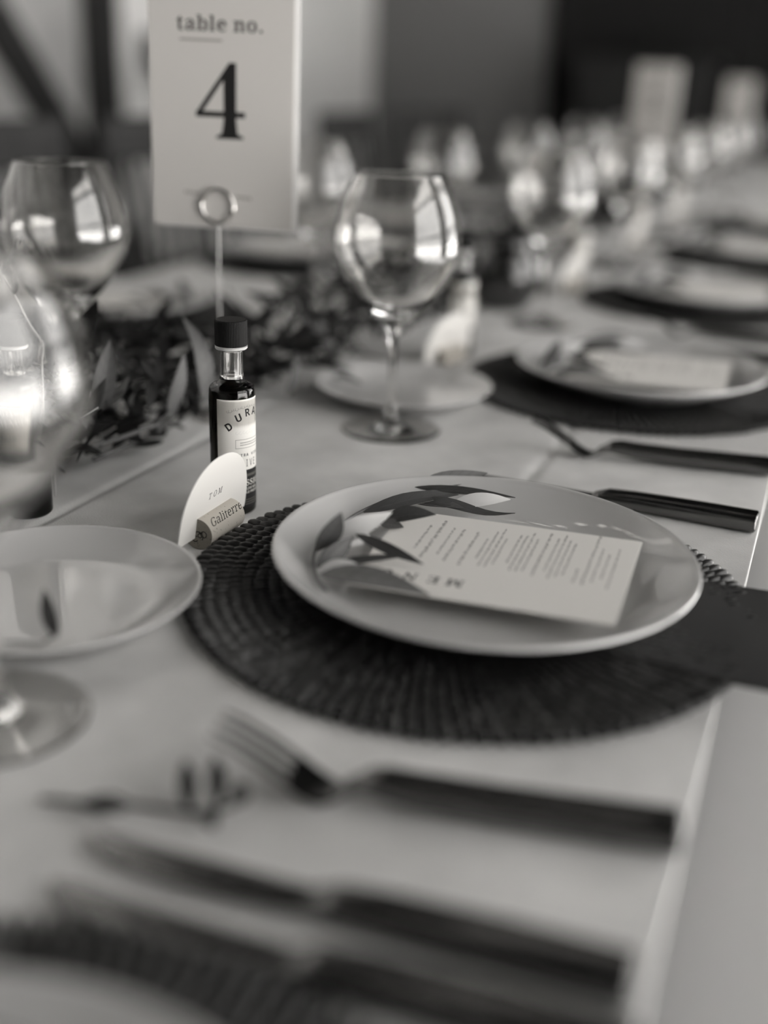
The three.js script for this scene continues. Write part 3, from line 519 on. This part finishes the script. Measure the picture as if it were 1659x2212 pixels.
// ---------------------------------------------------------------- greenery
{
  const t = thing('greenery_garland', 'leafy green garland running down the middle of the long table', 'garland');
  const stems = []; for (let s = 0; s < 3; s++) { const p = []; for (let z = -0.66 - 0.06 * s; z > -6.4; z -= 0.12) p.push(V(-0.525 - 0.02 * (s - 1) + rr(-0.035, 0.03), TY + 0.008 + rr(0, 0.028), z)); stems.push(p); part('stem', tube(p, 0.0021, 140, 6), M.stem, t); }
  const hero = (b, e, w, up, m, o) => part('leaf', leaf(b, e, w, up, o), m, t);
  const dk = [M.ruscus, M.ruscusPale], pl = [M.ruscusPale, M.ruscusPale];
  hero([-0.563, 0.847, -0.756], [-0.543, 0.882, -0.777], 0.02, [0.3, 0.5, 0.8], dk, { bow: -0.3, nl: 12 });
  hero([-0.513, 0.800, -0.722], [-0.51, 0.858, -0.745], 0.019, [0.7, 0.1, 0.5], [M.ruscusPale, M.ruscus], { bow: 0.08, twist: 0.4 });
  hero([-0.485, 0.790, -0.786], [-0.48, 0.838, -0.807], 0.015, [0.9, 0.1, 0.3], pl, { bow: 0.06 });
  hero([-0.472, 0.791, -0.825], [-0.502, 0.862, -0.841], 0.018, [0.9, 0.3, 0.4], pl, { bow: 0.18 });
  hero([-0.479, 0.753, -1.002], [-0.477, 0.797, -1.019], 0.014, [0.9, 0.1, 0.3], pl, { bow: 0.06 });
  hero([-0.478, 0.765, -1.121], [-0.503, 0.812, -1.131], 0.014, [0.9, 0.2, 0.3], pl, { bow: -0.1 });
  hero([-0.665, 0.77, -1.331], [-0.615, 0.805, -1.355], 0.03, [0.3, 0.9, 0.3], pl, { bow: 0.1 });
  const gs = [];
  let count = 0;
  for (let i = 0; i < 2300; i++) {
    const z = -0.5 - 5.85 * Math.pow(i / 2300, 1.25) + rr(-0.02, 0.02), c = -0.51 - (z > -0.95 ? 0.05 : 0), a = rnd() * 2 * PI, el = rr(-0.15, 1.0), L = rr(0.026, 0.05), bx = Math.max(z < -1.5 ? -0.56 : -0.7, c + rr(-0.085, 0.06)), by = TY + 0.012 + 0.055 * rnd();
    const b = [bx, by, z], e = [bx + L * Math.cos(a) * Math.cos(el), Math.max(TY + 0.006, by + L * Math.sin(el)), z + L * Math.sin(a) * Math.cos(el)];
    if (Math.hypot(bx + 0.43, z + 1.625) < 0.1 || [[-0.5075, -0.919], [-0.5, -3.24], [-0.49, -5.5]].some(([x, q]) => Math.hypot(bx - x, z - q) < 0.035) || bx > -0.445 && z > -1.5) continue;
    if (Math.hypot(bx + 0.375, z + 0.702) < 0.06 || Math.hypot(bx + 0.507, z + 0.628) < 0.045 || Math.hypot(e[0] + 0.507, e[2] + 0.628) < 0.03) continue;
    const g = leaf(b, e, rr(0.009, 0.017), [rr(-0.5, 0.8), 1, rr(-0.6, 0.6)], { bow: rr(-0.1, 0.15), nl: 6, nw: 2, twist: rr(-0.4, 0.4) });
    if (count++ % 11 === 0 && count < 2000) part('leaf', g, rnd() < 0.8 ? dk : pl, t); else gs.push(g);
  }
  for (let i = 0; i < 700; i++) {
    const z = rr(-1.05, -0.5), bx = rr(-0.74, -0.47) - 0.02, by = TY + 0.01 + 0.07 * rnd() * rnd(), a = rnd() * 2 * PI, el = rr(-0.1, 0.9), L = rr(0.028, 0.05), b = [bx, by, z], e = [bx + L * Math.cos(a) * Math.cos(el), Math.max(TY + 0.006, by + L * Math.sin(el)), z + L * Math.sin(a) * Math.cos(el)];
    if ([[-0.507, -0.628, 0.05], [-0.5075, -0.919, 0.05], [-0.632, -0.857, 0.085], [-0.375, -0.702, 0.08], [-0.3915, -0.502, 0.12]].some(([x, q, r]) => Math.hypot(bx - x, z - q) < r || Math.hypot(e[0] - x, e[2] - q) < r - 0.01) || bx > -0.5 + 0.28 * (-0.72 - z)) continue;
    const g = leaf(b, e, rr(0.009, 0.016), [rr(-0.5, 0.8), 1, rr(-0.6, 0.6)], { bow: rr(-0.1, 0.15), nl: 6, nw: 2, twist: rr(-0.4, 0.4) });
    if (i % 9 === 0) part('leaf', g, rnd() < 0.7 ? dk : pl, t); else gs.push(g);
  }
  const st = part('foliage', mergeGeometries(gs), M.ruscusDeep, t); st.userData.kind = 'stuff';
}
{
  const t = thing('upright_twig', 'thin pale budding twig rising by the dark bottle at the left edge', 'twig', [-0.504, TY, -0.645]);
  const q = (a) => a.map(([x, y, z]) => [x + 0.504, y - TY, z + 0.645]);
  part('stem', tube(q([[-0.508, 0.752, -0.66], [-0.504, 0.802, -0.655], [-0.503, 0.858, -0.657], [-0.504, 0.871, -0.662], [-0.517, 0.885, -0.663], [-0.524, 0.905, -0.657], [-0.533, 0.925, -0.65], [-0.538, 0.94, -0.645]]), 0.0009, 50, 6), M.paleStem, t);
  part('side_shoot', tube(q([[-0.504, 0.802, -0.655], [-0.493, 0.811, -0.655], [-0.486, 0.816, -0.669], [-0.478, 0.822, -0.68]]), 0.0006, 24, 5), M.paleStem, t);
  for (const [b, e] of [[[-0.493, 0.811, -0.655], [-0.491, 0.802, -0.66]], [[-0.486, 0.816, -0.669], [-0.481, 0.808, -0.668]], [[-0.5, 0.805, -0.652], [-0.497, 0.795, -0.656]], [[-0.524, 0.905, -0.657], [-0.515, 0.93, -0.65]], [[-0.53, 0.918, -0.652], [-0.521, 0.945, -0.66]], [[-0.536, 0.935, -0.646], [-0.53, 0.955, -0.64]]]) part('leaf', leaf(q([b])[0], q([e])[0], 0.005, [0.8, 0.3, 0.5], { nl: 6, nw: 2 }), [M.ruscusPale, M.ruscusPale], t);
}
{
  const t = thing('loose_sprig', 'small dark budding sprig lying on the cloth above the two foreground knives', 'sprig', [-0.21, TY, -0.355]);
  part('stem', tube([[-0.06, 0.003, 0.018], [-0.02, 0.004, 0.006], [0.01, 0.004, -0.002], [0.022, 0.006, -0.01]], 0.0014, 24, 6), M.ruscus, t);
  for (const [b, e] of [[[0.005, 0.004, 0], [-0.006, 0.018, -0.016]], [[0.016, 0.005, -0.006], [0.006, 0.02, -0.022]], [[0.022, 0.006, -0.01], [0.024, 0.014, -0.018]], [[0.012, 0.004, -0.003], [0.022, 0.004, 0.006]], [[-0.02, 0.004, 0.006], [-0.04, 0.008, 0.02]]]) part('bud', leaf(b, e, 0.0085, [0.5, 0.6, 0.6], { nl: 8, shape: 0.9, th: 0.0012 }), [M.ruscus, M.ruscus], t);
}
{
  const t = thing('olive_leaf', 'single dark olive leaf standing over the rim of the near bread plate', 'leaf', [-0.334, TY, -0.435]);
  part('blade', leaf([0, 0.024, 0], [-0.016, 0.045, -0.012], 0.0085, [0.4, 0.2, 0.9], { bow: 0.08 }), [M.oliveTop, M.oliveTop], t);
  part('stalk', tube([[-0.001, 0.026, 0], [-0.008, 0.0205, 0.004], [-0.018, 0.0205, 0.007], [-0.028, 0.0195, 0.01]], 0.0008, 20, 6), M.oliveTop, t);
}

// ---------------------------------------------------------------- chairs on the far side
function makeChair(label) {
  const t = thing('dining_chair', label, 'chair', [0, 0, 0], 0, 'dark chairs along the far side of the table');
  part('seat', rbox(0.4, 0.035, 0.42, 0.012, 0, 0.455), M.darkWood, t);
  for (const z of [-0.18, 0.18]) {
    part('leg', new THREE.CylinderGeometry(0.017, 0.014, 0.44, 12).translate(0.17, 0.22, z), M.darkWood, t);
    part('leg', tube([[-0.21, 0, z], [-0.18, 0.25, z], [-0.18, 0.46, z], [-0.22, 0.75, z], [-0.243, 0.95, z * 1.02]], 0.016, 24, 10), M.darkWood, t);
    part('stretcher', new THREE.CylinderGeometry(0.009, 0.009, 0.36, 8).rotateZ(PI / 2).translate(-0.01, 0.2, z), M.darkWood, t);
  }
  part('top_rail', rbox(0.022, 0.1, 0.42, 0.01, -0.241, 0.92, 0), M.darkWood, t);
  part('lower_rail', rbox(0.02, 0.04, 0.36, 0.008, -0.2, 0.62, 0), M.darkWood, t);
  for (const z of [-0.11, -0.055, 0, 0.055, 0.11]) part('spindle', tube([[-0.203, 0.63, z], [-0.218, 0.78, z], [-0.239, 0.88, z]], 0.008, 10, 8), M.darkWood, t);
  return t;
}
const chair0 = makeChair('dark spindle-back dining chair, nearest on the far side of the table'); chair0.position.set(-1.32, 0, zl(0));
for (let k = 1; k < NL; k++) dup(chair0, [-1.32 + rr(-0.03, 0.02), 0, zl(k) + rr(-0.03, 0.03)], rr(-0.08, 0.08), `dark spindle-back dining chair, ${ORD[k]} on the far side of the table`);

renderer.render(scene, camera);
